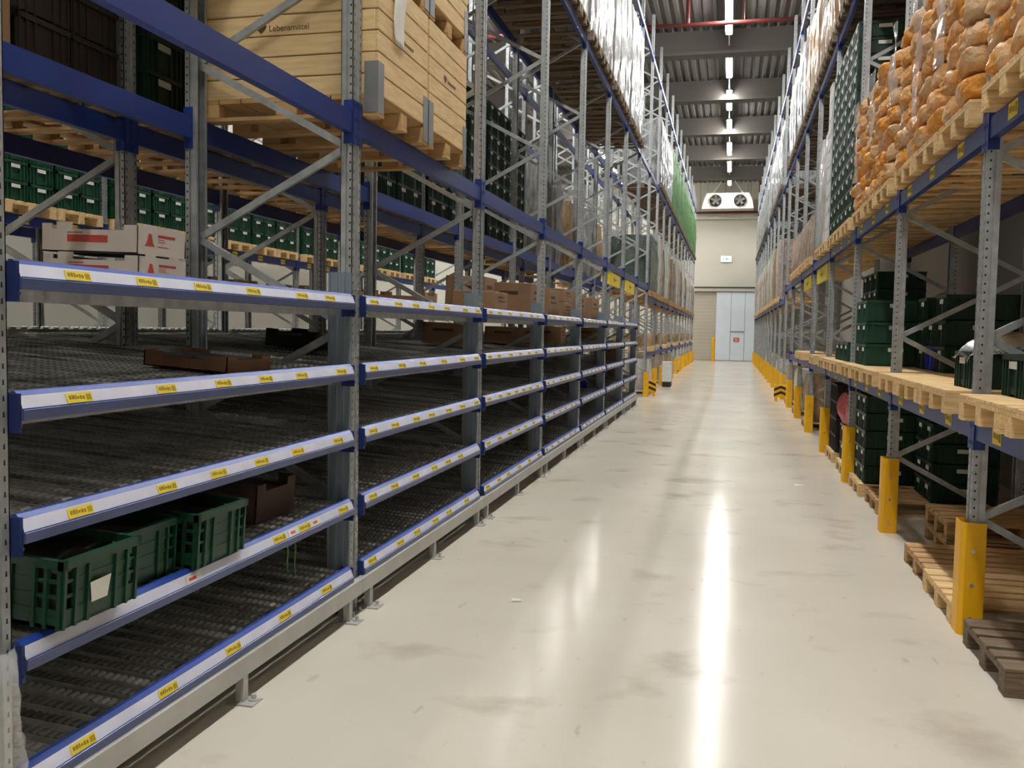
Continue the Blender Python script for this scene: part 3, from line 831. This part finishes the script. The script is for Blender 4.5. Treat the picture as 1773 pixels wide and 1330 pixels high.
# foil covered crate
crate('d', 1.74, 6.28, zp, 'dark green plastic crate under silver foil on the low pallet', 'crates on the low right beams')
b = MB(); n = 12; vs = []
for j in range(n+1):
    for i in range(n+1):
        x = -.31+.62*i/n; y = -.23+.46*j/n
        ex = max(0, abs(x)-.24)/.07; ey = max(0, abs(y)-.19)/.04
        drop = -.10*(max(ex, ey)**1.2)*(.6+.9*abs(noise.noise(Vector((x*9,y*9,2)))))
        vs.append((x, y, .10*math.exp(-(x*x+y*y)*14)+.025*noise.noise(Vector((x*12,y*12,5)))+drop+.022))
b.add(vs, [(j*(n+1)+i, j*(n+1)+i+1, (j+1)*(n+1)+i+1, (j+1)*(n+1)+i) for j in range(n) for i in range(n)], 0, True)
o = tag(mk('foil_cover', b.mesh('foil_cover', pm('aluminium_foil', rgb(200,204,204), .22, .8, .1, 6., bump=.6, bscale=22.)), None, (1.74, 6.28, zp+.235)), 'crumpled silver foil draped over the dark green crate', 'foil')
mo = o.modifiers.new('thickness', 'SOLIDIFY'); mo.thickness = .003
# right rack, on the floor
pallet(1.945, 5.15, 0, 'o', True, 'weathered grey-brown floor pallet nearest the camera, by first guard', 'pallets on the floor of the right rack')
pallet(1.95, 6.28, 0, 'n', True, 'light brown floor pallet just behind the second yellow guard', 'pallets on the floor of the right rack')
pallet(1.97, 7.1, 0, 'w', True, 'brown floor pallet, second behind the second yellow guard', 'pallets on the floor of the right rack')
pallet(2.04, 9.75, 0, 'w', True, 'brown floor pallet behind the third yellow guard', 'pallets on the floor of the right rack')
pallet(2.0, 10.75, 0, 'n', False, 'light floor pallet under green crates, fourth guard', 'pallets on the floor of the right rack')
pallet(2.0, 12.1, 0, 'n', False, 'light floor pallet under green crates and red bag', 'pallets on the floor of the right rack')
pallet(2.0, 13.4, 0, 'n', False, 'light floor pallet behind the fifth yellow guard', 'pallets on the floor of the right rack')
for q, (x, y) in enumerate(((2.15, 5.0), (2.15, 5.42))):
    stack('k', x, y, .144, 2, 'on weathered floor pallet, %s' % ('near column' if q == 0 else 'by post'), 'dark crates on the right floor')
for q in range(2):
    pallet(2.3, 8.04, .0+q*.15, 'w', True, 'old brown pallet in low pile behind third guard, %s' % ('bottom','top')[q], 'piled old pallets on the right floor')
for q, y in enumerate((9.55, 9.95)):
    stack('f', 2.22, y, .144, 4, 'on floor pallet behind third guard, %s column' % ('near','far')[q], 'green crates on the right floor')
for q, y in enumerate((10.55, 10.95)):
    stack('f', 1.75, y, .144, 5, 'on floor pallet at fourth guard, %s column' % ('near','far')[q], 'green crates on the right floor')
    stack('f', 2.36, y, .144, 4, 'on floor pallet at fourth guard, rear %s column' % ('near','far')[q], 'green crates on the right floor')
for q, y in enumerate((11.9, 12.3)):
    stack('g', 1.74, y, .144, 2, 'under the red bag, %s column' % ('near','far')[q], 'green crates on the right floor')
for q, y in enumerate((13.2, 13.6)):
    stack('k', 1.74, y, .144, 4, 'behind fifth guard on the floor, %s column' % ('near','far')[q], 'dark crates on the right floor')
o = tag(mk('red_bag', lump_box(.78, .56, .4, 12, 14, 8, .04, 4., 3.).mesh('red_bag', REDB), None, (1.74, 12.2, .144+2*CP)), 'red plastic bag lying on low green crates, right rack floor', 'bag')
for q, (k, kind) in enumerate(((5,'b'),(6,'w'),(7,'b'),(9,'w'),(10,'p'),(12,'w'))):
    y = YR(k)+1.0
    pallet(2.0, y, 0, 'w', False, 'floor pallet under a far load, %s bay, right rack' % ORD[k], 'far floor pallets of the right rack')
    load('floor'+kind, {'b':FILMB,'w':FILMW,'p':PINKL}[kind], .85, 2.0, y, .144, 'far %s floor load, %s bay, right rack' % ({'b':'brown','w':'white film','p':'pinkish'}[kind], ORD[k]), 'far floor loads of the right rack', 2)
for q, (k, kind) in enumerate(((8,'w'),(10,'p'),(11,'b'),(13,'w'))):
    y = YL(k)+1.2
    pallet(-2.72, y, 0, 'w', False, 'floor pallet under a far load, %s bay, left rack' % ORD[k], 'far floor pallets of the left rack')
    load('floor'+kind, {'b':FILMB,'w':FILMW,'p':PINKL}[kind], .85, -2.72, y, .144, 'far %s floor load, %s bay, left rack' % ({'b':'brown','w':'white film','p':'pinkish'}[kind], ORD[k]), 'far floor loads of the left rack', 2)
# white box standing in front of the left guards
b = MB(); b.bbox(-.15,.15,-.3,.3,.16,.80,.02); b.box(-.13,.13,-.28,.28,.0,.16,1)
tag(mk('white_container', b.mesh('white_container', WHITEP, DARK), None, (-1.93, 29.6, 0)), 'white box container on dark base before left yellow guards', 'container')

# ------------------------------------------------------------------ big wooden boxes on the left rack
def text_mesh(s, size, mat, name):
    cu = bpy.data.curves.new(name, 'FONT'); cu.body = s; cu.size = size; cu.extrude = .0006
    o = bpy.data.objects.new(name, cu); COL.objects.link(o)
    dg = bpy.context.evaluated_depsgraph_get(); dg.update()
    me = bpy.data.meshes.new_from_object(o.evaluated_get(dg)); me.name = name
    bpy.data.objects.remove(o); me.materials.clear(); me.materials.append(mat)
    return me
PRINT = pm('brown_stamp_ink', rgb(92,66,44), .8, 0, .15, 60.)
def heart(mat):
    b = MB(); pts = []
    for i in range(24):
        a = 2*math.pi*i/24
        pts.append((.016*math.sin(a)**3*2.2, 0, (.013*math.cos(a)-.005*math.cos(2*a)-.002*math.cos(3*a)-.001*math.cos(4*a))*2.2))
    b.add([(x,-.001,z) for x,_,z in pts], [tuple(range(23,-1,-1))]); return b.mesh('heart_stamp', mat)
HEART = heart(PRINT); TXT = text_mesh('Lebensmittel', .052, PRINT, 'stamped_lettering'); TXTS = text_mesh('Lebensmittel', .04, PRINT, 'small_stamped_lettering')
BXW, BXD, BXH = .90, 1.20, .88
def bigbox_meshes():
    side = MB(); z = .13
    for i in range(6): side.bbox(-BXD/2+.022,BXD/2-.022,-.011,.011,z,z+.118,.004); z += .125
    fr = MB(); z = .13
    for i in range(6): fr.bbox(-.011,.011,-BXW/2,BXW/2,z,z+.118,.004); z += .125
    base = MB()
    for i in range(8): base.box(-BXD/2+i*.15,-BXD/2+i*.15+.14,-BXW/2,BXW/2,.105,.13)
    for y in (-BXW/2,-.05,BXW/2-.1): base.box(-BXD/2,BXD/2,y,y+.1,.0,.022)
    blk = MB(); blk.bbox(-.07,.07,-.05,.05,.022,.105,.004)
    cor = MB(); cor.box(-.003,.0,0,.09,0,.3); cor.box(-.09,0,-.003,0,0,.3)
    return side.mesh('box_side', CRW), fr.mesh('box_front', CRW), base.mesh('box_base', CRWD), blk.mesh('box_foot', CRWD), cor.mesh('corner_plate', pm('grey_corner_steel', rgb(140,142,146), .45, .5, .08))
BS, BF, BB, BK, BCO = bigbox_meshes()
POSTW = MB(); POSTW.box(-.03,.03,-.03,.03,.13,BXH); POSTW = POSTW.mesh('box_inner_post', CRWD)
def mk_bigbox():
    t = thing('wooden_box', '', 'wooden box', group='big wooden boxes on the left rack')
    mk('side_panel', BS, t, (0,-BXW/2+.011,0)); mk('side_panel', BS, t, (0,BXW/2-.011,0))
    mk('front_panel', BF, t, (BXD/2-.011,0,0)); mk('rear_panel', BF, t, (-BXD/2+.011,0,0))
    mk('base', BB, t)
    for x in (-.53,0,.53):
        for y in (-.40,0,.40): mk('foot_block', BK, t, (x,y,0))
    for sx in (-1,1):
        for sy in (-1,1): mk('corner_post', POSTW, t, (sx*(BXD/2-.055), sy*(BXW/2-.055), 0))
    mk('corner_plate', BCO, t, (BXD/2+.003,-BXW/2-.002,.02))
    mk('corner_plate', BCO, t, (BXD/2+.001,BXW/2+.002,.02), math.pi/2)
    o = mk('stamped_lettering', TXT, t, (-.115,-BXW/2-.001,.53)); o.rotation_euler = (math.pi/2,0,0)
    o = mk('heart_stamp', HEART, t, (-.165,-BXW/2-.001,.55))
    o = mk('stamped_lettering', TXTS, t, (BXD/2+.001,-.05,.54)); o.rotation_euler = (math.pi/2,0,math.pi/2)
    o = mk('heart_stamp', HEART, t, (BXD/2+.001,-.1,.555), math.pi/2)
    return t
x0 = -2.08-BXD/2
for i, y in enumerate((5.60, 6.54)):
    for l in range(2):
        place('bigbox', mk_bigbox, (x0, y, 3.002+l*(BXH+.002)), 0, 'pine slatted wooden box with stamped lettering, %s of the %s stack' % ('upper' if l else 'lower', 'near' if i == 0 else 'far'))
b = MB(); n = 14; vs = []
for j in range(n+1):
    for i in range(4): vs.append((.006+.012*abs(noise.noise(Vector((j*.4,i*.7,1)))), -.12+i*.075*(1-.02*j)+.01*math.sin(j*.5), -.06*j*.55))
b.add(vs, [(j*4+i,j*4+i+4,j*4+i+5,j*4+i+1) for j in range(n) for i in range(3)], 0, True)
o = tag(mk('paper_slip', b.mesh('paper_slip', PAPER), None, (-2.075, 5.50, 3.96)), 'white paper slip hanging on the front of the near wooden box', 'paper')
mo = o.modifiers.new('thickness', 'SOLIDIFY'); mo.thickness = .0015

# ------------------------------------------------------------------ second left rack row
def bpal(k, i, kind='w'):
    y = bay_y('B', k, i)
    pallet(CX['B'], y, 3.0, kind, k < 2, 'wooden pallet, %s of %s bay, second left rack row' % (THREE[i], ORD[k]), 'pallets in the second left rack row')
    return y
for i in range(3):
    y = bpal(0, i)
    if i == 2:
        for q in (-.205, .205):
            stack('k', -3.98, y+q, 3.144, 7, 'at upper left, %s column' % ('near' if q < 0 else 'far'), 'black-brown crates in the second left row')
    elif i == 1:
        b = MB(); b.bbox(-.55,.55,-.38,.38,0,.3,.01); b.box(-.56,.56,-.39,.39,.3,.34)
        tag(mk('brown_carton', b.mesh('brown_carton', CARD), None, (CX['B']+.05, y, 3.144)), 'wide brown carton beside the black-brown crates, upper left', 'carton')
for k, lay in ((1, 7), (2, 4), (3, 9), (4, 9)):
    for i in range(3):
        y = bpal(k, i)
        if k == 1 and i > 0: continue
        for q in (-.205, .205):
            stack('d', -3.98, y+q, 3.144, lay, '%s pallet %s half, %s bay, second left row' % (THREE[i], 'near' if q < 0 else 'far', ORD[k]), 'green crates in the second left row')
for k in (5, 6, 7, 8):
    for i in range(3):
        if (k, i) in ((5,1),(6,0),(7,2)): wrapped('B', k, 1, i, 3.0, 'silver2', FILM, 1.9, 'silver film load', 4)
        elif (k, i) in ((5,2),(6,2),(8,1)): wrapped('B', k, 1, i, 3.0, 'brownf', FILMB, 1.6, 'brown film load', 1)
for k in (0, 1, 2):  # loads added mostly out of view, to keep left-aisle lamplight off the floor
    for i in range(3): wrapped('B', k, 2, i, 6.05, 'whitef', FILMW, 1.8, 'added light-blocking white film load', 1, 'o')
# far left rack: pallets with crates, counted mass of crates as one object
mass = MB()
src = CR_G
cv = [tuple(v.co) for v in src.vertices]; cf = [tuple(p_.vertices) for p_ in src.polygons]; cm = [p_.material_index for p_ in src.polygons]
def mass_add(x, y, z):
    o = len(mass.v)
    mass.v += [(a+x, c+y, d+z) for a, c, d in cv]; mass.f += [tuple(i+o for i in q) for q in cf]; mass.m += cm; mass.s += [False]*len(cf)
for k in range(1, 8):
    for i in range(3):
        y = bay_y('C', k, i)
        pallet(CX['C'], y, 3.0, 'n', False, 'light wooden pallet, %s of %s bay, far left rack' % (THREE[i], ORD[k]), 'pallets in the far left rack')
        for q in (-.205, .205):
            for l in range(6): mass_add(-8.45, y+q, 3.144+l*CP)
        if (k+i) % 3 != 1:
            for q in (-.205, .205):
                for l in range(7): mass_add(-8.5, y+q, .0+l*CP)
tag(mk('crate_mass', mass.mesh('crate_mass', GREEN, HAND)), 'many green crates stacked in the rack across the far left aisle', 'crates', kind='stuff')

# ------------------------------------------------------------------ goods on the roller shelves
def pitch_to_bed(o, lv=0): o.rotation_euler = (0, math.atan(SLO[lv]), o.rotation_euler.z)
# pale cartons
def pale_carton(lab, x, y, z, up):
    t = thing('fruit_carton', lab, 'carton', (x, y, z), group='pale fruit cartons')
    b = MB(); w, d, h = .44, .62, .155
    b.box(-d/2,d/2,-w/2,w/2,0,.006)
    b.box(d/2-.006,d/2,-w/2,w/2,0,h); b.box(-d/2,-d/2+.006,-w/2,w/2,0,h)
    for s in (-1,1):
        q = sorted((s*w/2, s*(w/2-.006)))
        b.box(-d/2,d/2,q[0],q[1],0,h-.03); b.box(-d/2,-d/2+.07,q[0],q[1],h-.03,h); b.box(d/2-.09,d/2,q[0],q[1],h-.03,h)
    for yy in (-.16,.06): b.box(d/2-.006,d/2,yy,yy+.09,h,h+.012)
    b.box(-d/2+.1,-d/2+.2,-w/2,-w/2+.006,h-.03,h+.01)
    mk('tray', b.mesh('carton_tray', PINKC), t)
    b = MB(); b.box(-.14,.12,-w/2-.0012,-w/2,.055,.095); b.box(-.14,-.04,-w/2-.0012,-w/2,.104,.11)
    mk('red_lettering_band', b.mesh('red_band', REDP), t)
    b = MB(); X = d/2+.0012
    b.add([(X,-.16,.05),(X,-.07,.05),(X,-.085,.065),(X,-.10,.115),(X,-.125,.12),(X,-.145,.065)], [(0,1,2,3,4,5)])
    for yy, z0, w2 in ((-.04,.105,.16),(-.04,.09,.06),(-.04,.078,.07),(-.04,.05,.10)): b.box(d/2,X,yy,yy+w2,z0,z0+(.014 if z0 > .1 else .004))
    mk('red_emblem', b.mesh('red_emblem', REDP), t)
    b = MB(); b.box(-d/2+.02,d/2-.02,-w/2+.01,w/2-.01,.01,h-.04); mk('contents', b.mesh('carton_contents', PROD), t)
    pitch_to_bed(t)
cx, cy = -3.47, 4.60
pale_carton('pale fruit carton with red print, lower of two on top tier', cx, cy, bedz(0, cx)+.012, False)
pale_carton('pale fruit carton with red print, upper of two on top tier', cx-.004, cy, bedz(0, cx)+.178, True)
def brown_tray(lab, x, y, lv, w=.4, d=.6, h=.11, mat=CARD, fill=PROD, z=0, name='cardboard_tray'):
    t = thing(name, lab, 'tray', (x, y, bedz(lv, x)+.006+z), group='brown cardboard trays on the roller shelves')
    b = MB(); b.box(-d/2,d/2,-w/2,w/2,0,.006)
    for s in (-1,1):
        q = sorted((s*d/2, s*(d/2-.006))); b.box(q[0],q[1],-w/2,w/2,0,h*.8); b.box(q[0],q[1],-w/2,-w/2+.09,h*.8,h); b.box(q[0],q[1],w/2-.09,w/2,h*.8,h)
        q = sorted((s*w/2, s*(w/2-.006))); b.box(-d/2,d/2,q[0],q[1],0,h*.72); b.box(-d/2,-d/2+.1,q[0],q[1],h*.72,h); b.box(d/2-.1,d/2,q[0],q[1],h*.72,h)
    mk('tray', b.mesh('cardboard_tray', mat), t)
    if fill:
        b = lump_box(w-.03, d-.03, h*.62, 10, 10, 3, .012, 9., x*3, 0.).mesh('tray_contents', fill); mk('contents', b, t, (0,0,.01))
    pitch_to_bed(t, lv); return t
brown_tray('low brown cardboard tray with dark fruit on second tier, first bay', -2.47, 3.96, 1, .4, .44, .075, pm('darker_cardboard', rgb(124,88,64), .8, 0, .1))
brown_tray('brown cardboard tray at the back of top tier, near one', -3.75, 5.75, 0)
brown_tray('brown cardboard tray at the back of top tier, second one', -3.75, 6.3, 0)
brown_tray('brown cardboard tray at the back of top tier, third one', -3.75, 6.85, 0)
brown_tray('brown cardboard tray at the back of top tier, beyond second post', -3.8, 8.35, 0, h=.16)
brown_tray('brown cardboard tray at the back of top tier, third bay', -3.3, 8.9, 0, h=.16)
# black crate with produce on tier 2
def open_crate(lab, x, y, z, mat, kind, label=True, prod=True, rz=0):
    me = crate_mesh(False, (mat, mat), True)
    t = thing('produce_crate', lab, 'crate', (x, y, z), rz, group='open produce crates on the roller shelves')
    mk('crate_body', me, t)
    if label:
        b = MB(); b.add([(.302,-.06,.06),(.302,.02,.06),(.302,.035,.135),(.302,-.07,.13)], [(0,1,2,3)]); pass
        mk('paper_label', b.mesh('crate_paper', PAPER, LABK), t)
    if prod:
        b = lump_box(.34, .54, .17, 16, 12, 3, .03, 8., x*5+y, 0.).mesh('crate_produce', PROD); mk('produce', b, t, (0,0,.012))
    t.rotation_euler = (0, math.atan(SLOPE), rz); return t
brown_tray('low black plastic tray on second tier behind the first post', -3.22, 6.5, 1, .5, .4, .13, BLACKP)
zc = lambda x: bedz(3, x)+.012
open_crate('green produce crate with white paper label, nearest on fourth tier', -2.37, 2.66, zc(-2.37)+.03, GREEN, 'g', True)
open_crate('green produce crate with plain front, second on fourth tier', -2.50, 3.09, zc(-2.50), GREEN, 'g', False)
open_crate('green produce crate, third on fourth tier, beside dark carton', -2.42, 3.50, zc(-2.42)+.01, GREEN, 'g', False)
brown_tray('dark brown open carton on fourth tier beside third crate', -2.62, 4.37, 3, .42, .58, .2, pm('dark_cardboard', rgb(84,66,56), .8), PROD)
# brown cartons further along
def carton(lab, x, y, z, w, d, h, mat=CARD, tilt=None):
    t = thing('cardboard_carton', lab, 'carton', (x, y, z), group='brown cardboard cartons on the roller shelves')
    b = MB(); b.bbox(-d/2,d/2,-w/2,w/2,0,h,.006); mk('box', b.mesh('carton_box', mat), t)
    b = MB(); b.box(d/2,d/2+.001,-w*.3,w*.1,h*.66,h*.76); b.box(d/2,d/2+.001,-w*.3,w*.25,h*.48,h*.53); b.box(-d*.25,d*.2,-w/2-.001,-w/2,h*.6,h*.72)
    mk('print', b.mesh('carton_print', pm('dark_carton_print', rgb(96,64,44), .8)), t)
    b = MB(); b.box(-d/2,d/2,-.025,.025,h,h+.001); mk('tape', b.mesh('carton_tape', pm('brown_tape', rgb(150,110,70), .3)), t)
    pitch_to_bed(t)
for lab, x, y, lv, w, d, h, z in [
    ('low brown carton with dark print on top tier, third bay', -2.75, 9.9, 0, .55, .5, .2, 0),
    ('tall brown carton on top tier behind the third post', -3.2, 11.08, 0, .6, .5, .42, 0),
    ('wide brown carton with printed front, fourth bay, lower', -2.75, 11.75, 0, .95, .55, .38, 0),
    ('brown carton stacked beside the wide carton, fourth bay', -2.75, 12.85, 0, .8, .55, .36, 0),
    ('brown printed carton, fifth bay, near end', -2.75, 14.1, 0, .9, .55, .22, 0),
    ('brown printed carton, fifth bay, stacked upper', -2.75, 14.1, 0, .9, .55, .2, .225),
    ('brown carton, fifth bay, far end', -2.75, 15.4, 0, .9, .55, .42, 0),
    ('brown carton tipped at sixth bay', -2.75, 17.0, 0, .9, .55, .4, 0),
    ('brown carton on second tier, third bay', -2.9, 9.3, 1, .5, .5, .22, 0),
    ('brown carton on second tier, fourth bay', -2.8, 11.6, 1, .8, .5, .2, 0),
    ('light brown carton on second tier beside fifth post', -2.55, 12.7, 1, .35, .5, .24, 0),
    ('brown carton on second tier, sixth bay', -2.6, 17.0, 1, .6, .5, .24, 0),
    ('brown carton on middle tier, seventh bay', -2.6, 19.9, 2, .8, .5, .24, 0),
    ('brown carton on fourth tier, seventh bay', -2.6, 19.9, 3, .8, .5, .24, 0)]:
    carton(lab, x, y, bedz(lv, x)+.03+z, w, d, h)
crate('b', -2.5, 15.6, bedz(3, -2.6)+.02, 'small blue plastic box on the fourth tier, fifth bay', None).scale = (.4, .4, .5)
# ------------------------------------------------------------------ yellow aisle signs
def sign(x, y, z, lab, face):
    t = thing('aisle_sign', lab, 'sign', (x, y, z), group='yellow hanging aisle signs')
    b = MB(); b.bbox(-.02,.02,-.85,.85,-.24,0,.004); mk('panel', b.mesh('sign_panel', LABY), t)
    b = MB(); X = .0212*face
    b.box(min(X,.02*face),max(X,.02*face),-.1,.2,-.14,-.10); b.add([(X,-.25,-.12),(X,-.08,-.05),(X,-.08,-.19)], [(0,1,2) if face < 0 else (2,1,0)])
    mk('arrow', b.mesh('sign_arrow', LABK), t)
sign(XA-.03, 17.55, 2.845, 'yellow sign under the left beam, nearer one', 1)
sign(XA-.03, 20.3, 2.845, 'yellow sign with arrow under the left beam, farther one', 1)
sign(XR+.04, 15.6, 2.845, 'yellow sign under the right beam, nearer one', -1)
sign(XR+.04, 18.4, 2.845, 'yellow sign under the right beam, farther one', -1)

# ------------------------------------------------------------------ small things
def scrap(x, y, lab, sx, sy):
    b = MB(); b.add([(-sx,-sy,.003),(sx,-sy*.7,.006),(sx*.8,sy,.004),(-sx*.9,sy*.8,.008),(0,0,.012)], [(0,1,4),(1,2,4),(2,3,4),(3,0,4),(3,2,1,0)])
    tag(mk('paper_scrap', b.mesh('paper_scrap', PAPER), None, (x, y, 0)), lab, 'scrap')
scrap(-1.28, 5.6, 'tiny white paper scrap on the floor near the left rack', .035, .025)
scrap(.83, 10.9, 'small white paper scrap on the floor near the right guards', .05, .03)
# thin green straps dangling below the fourth tier rail
for i, (y, L) in enumerate(((4.12, .13), (4.20, .17))):
    b = MB(); pts = [(0, .004*math.sin(j*.9), -L*j/8) for j in range(9)]
    for a, c in zip(pts[:-1], pts[1:]): b.bar(a, c, .005, .002)
    tag(mk('loose_strap', b.mesh('loose_strap', GREENL), None, (-2.128, y, .632)), 'thin green strap dangling below fourth tier rail, %s one' % ('shorter' if i == 0 else 'longer'), 'strap', 'loose green straps')
# hanging film on the nearest post
b = MB(); n = 16; vs = []
for j in range(n+1):
    z = .74-.5*j/n
    for i in range(7):
        a = i/6
        bulge = .10*math.sin(math.pi*min(1, j/n*1.05))**.8
        vs.append((-2.12+.03*math.sin(a*3+j*.4)+bulge*math.sin(a*math.pi), 2.19+.13*a+.02*noise.noise(Vector((j*.5,i,0))), z+.02*noise.noise(Vector((j,i*.6,4)))))
b.add(vs, [(j*7+i, j*7+i+1, j*7+i+8, j*7+i+7) for j in range(n) for i in range(6)], 0, True)
o = tag(mk('plastic_wrap', b.mesh('plastic_wrap', CLEAR)), 'crumpled clear plastic wrap clinging to the nearest left post', 'plastic film')
mo = o.modifiers.new('thickness', 'SOLIDIFY'); mo.thickness = .002

# ------------------------------------------------------------------ render look
w = bpy.data.worlds.new('hall_air'); S.world = w; w.use_nodes = True
w.node_tree.nodes['Background'].inputs[0].default_value = (.9,.92,1,1)
w.node_tree.nodes['Background'].inputs[1].default_value = .05
S.view_settings.view_transform = 'Standard'; S.view_settings.look = 'None'
S.view_settings.exposure = 0.8; S.view_settings.gamma = 1
S.cycles.use_denoising = True
S.cycles.max_bounces = 8; S.cycles.diffuse_bounces = 5; S.cycles.glossy_bounces = 4; S.cycles.transparent_max_bounces = 12
S.cycles.sample_clamp_indirect = 6
print('objects', len(S.objects))
if 0:
    from collections import Counter
    C_ = Counter(o['label'] for o in S.objects if 'label' in o.keys() and not o.parent)
    print('DUP', [(a, n) for a, n in C_.items() if n > 1][:20]); print('LONG', [a for a in C_ if not 4 <= len(a.replace(',', ' ').split()) <= 16][:20])
    print('CAT', Counter(o['category'] for o in S.objects if 'category' in o.keys()).most_common())
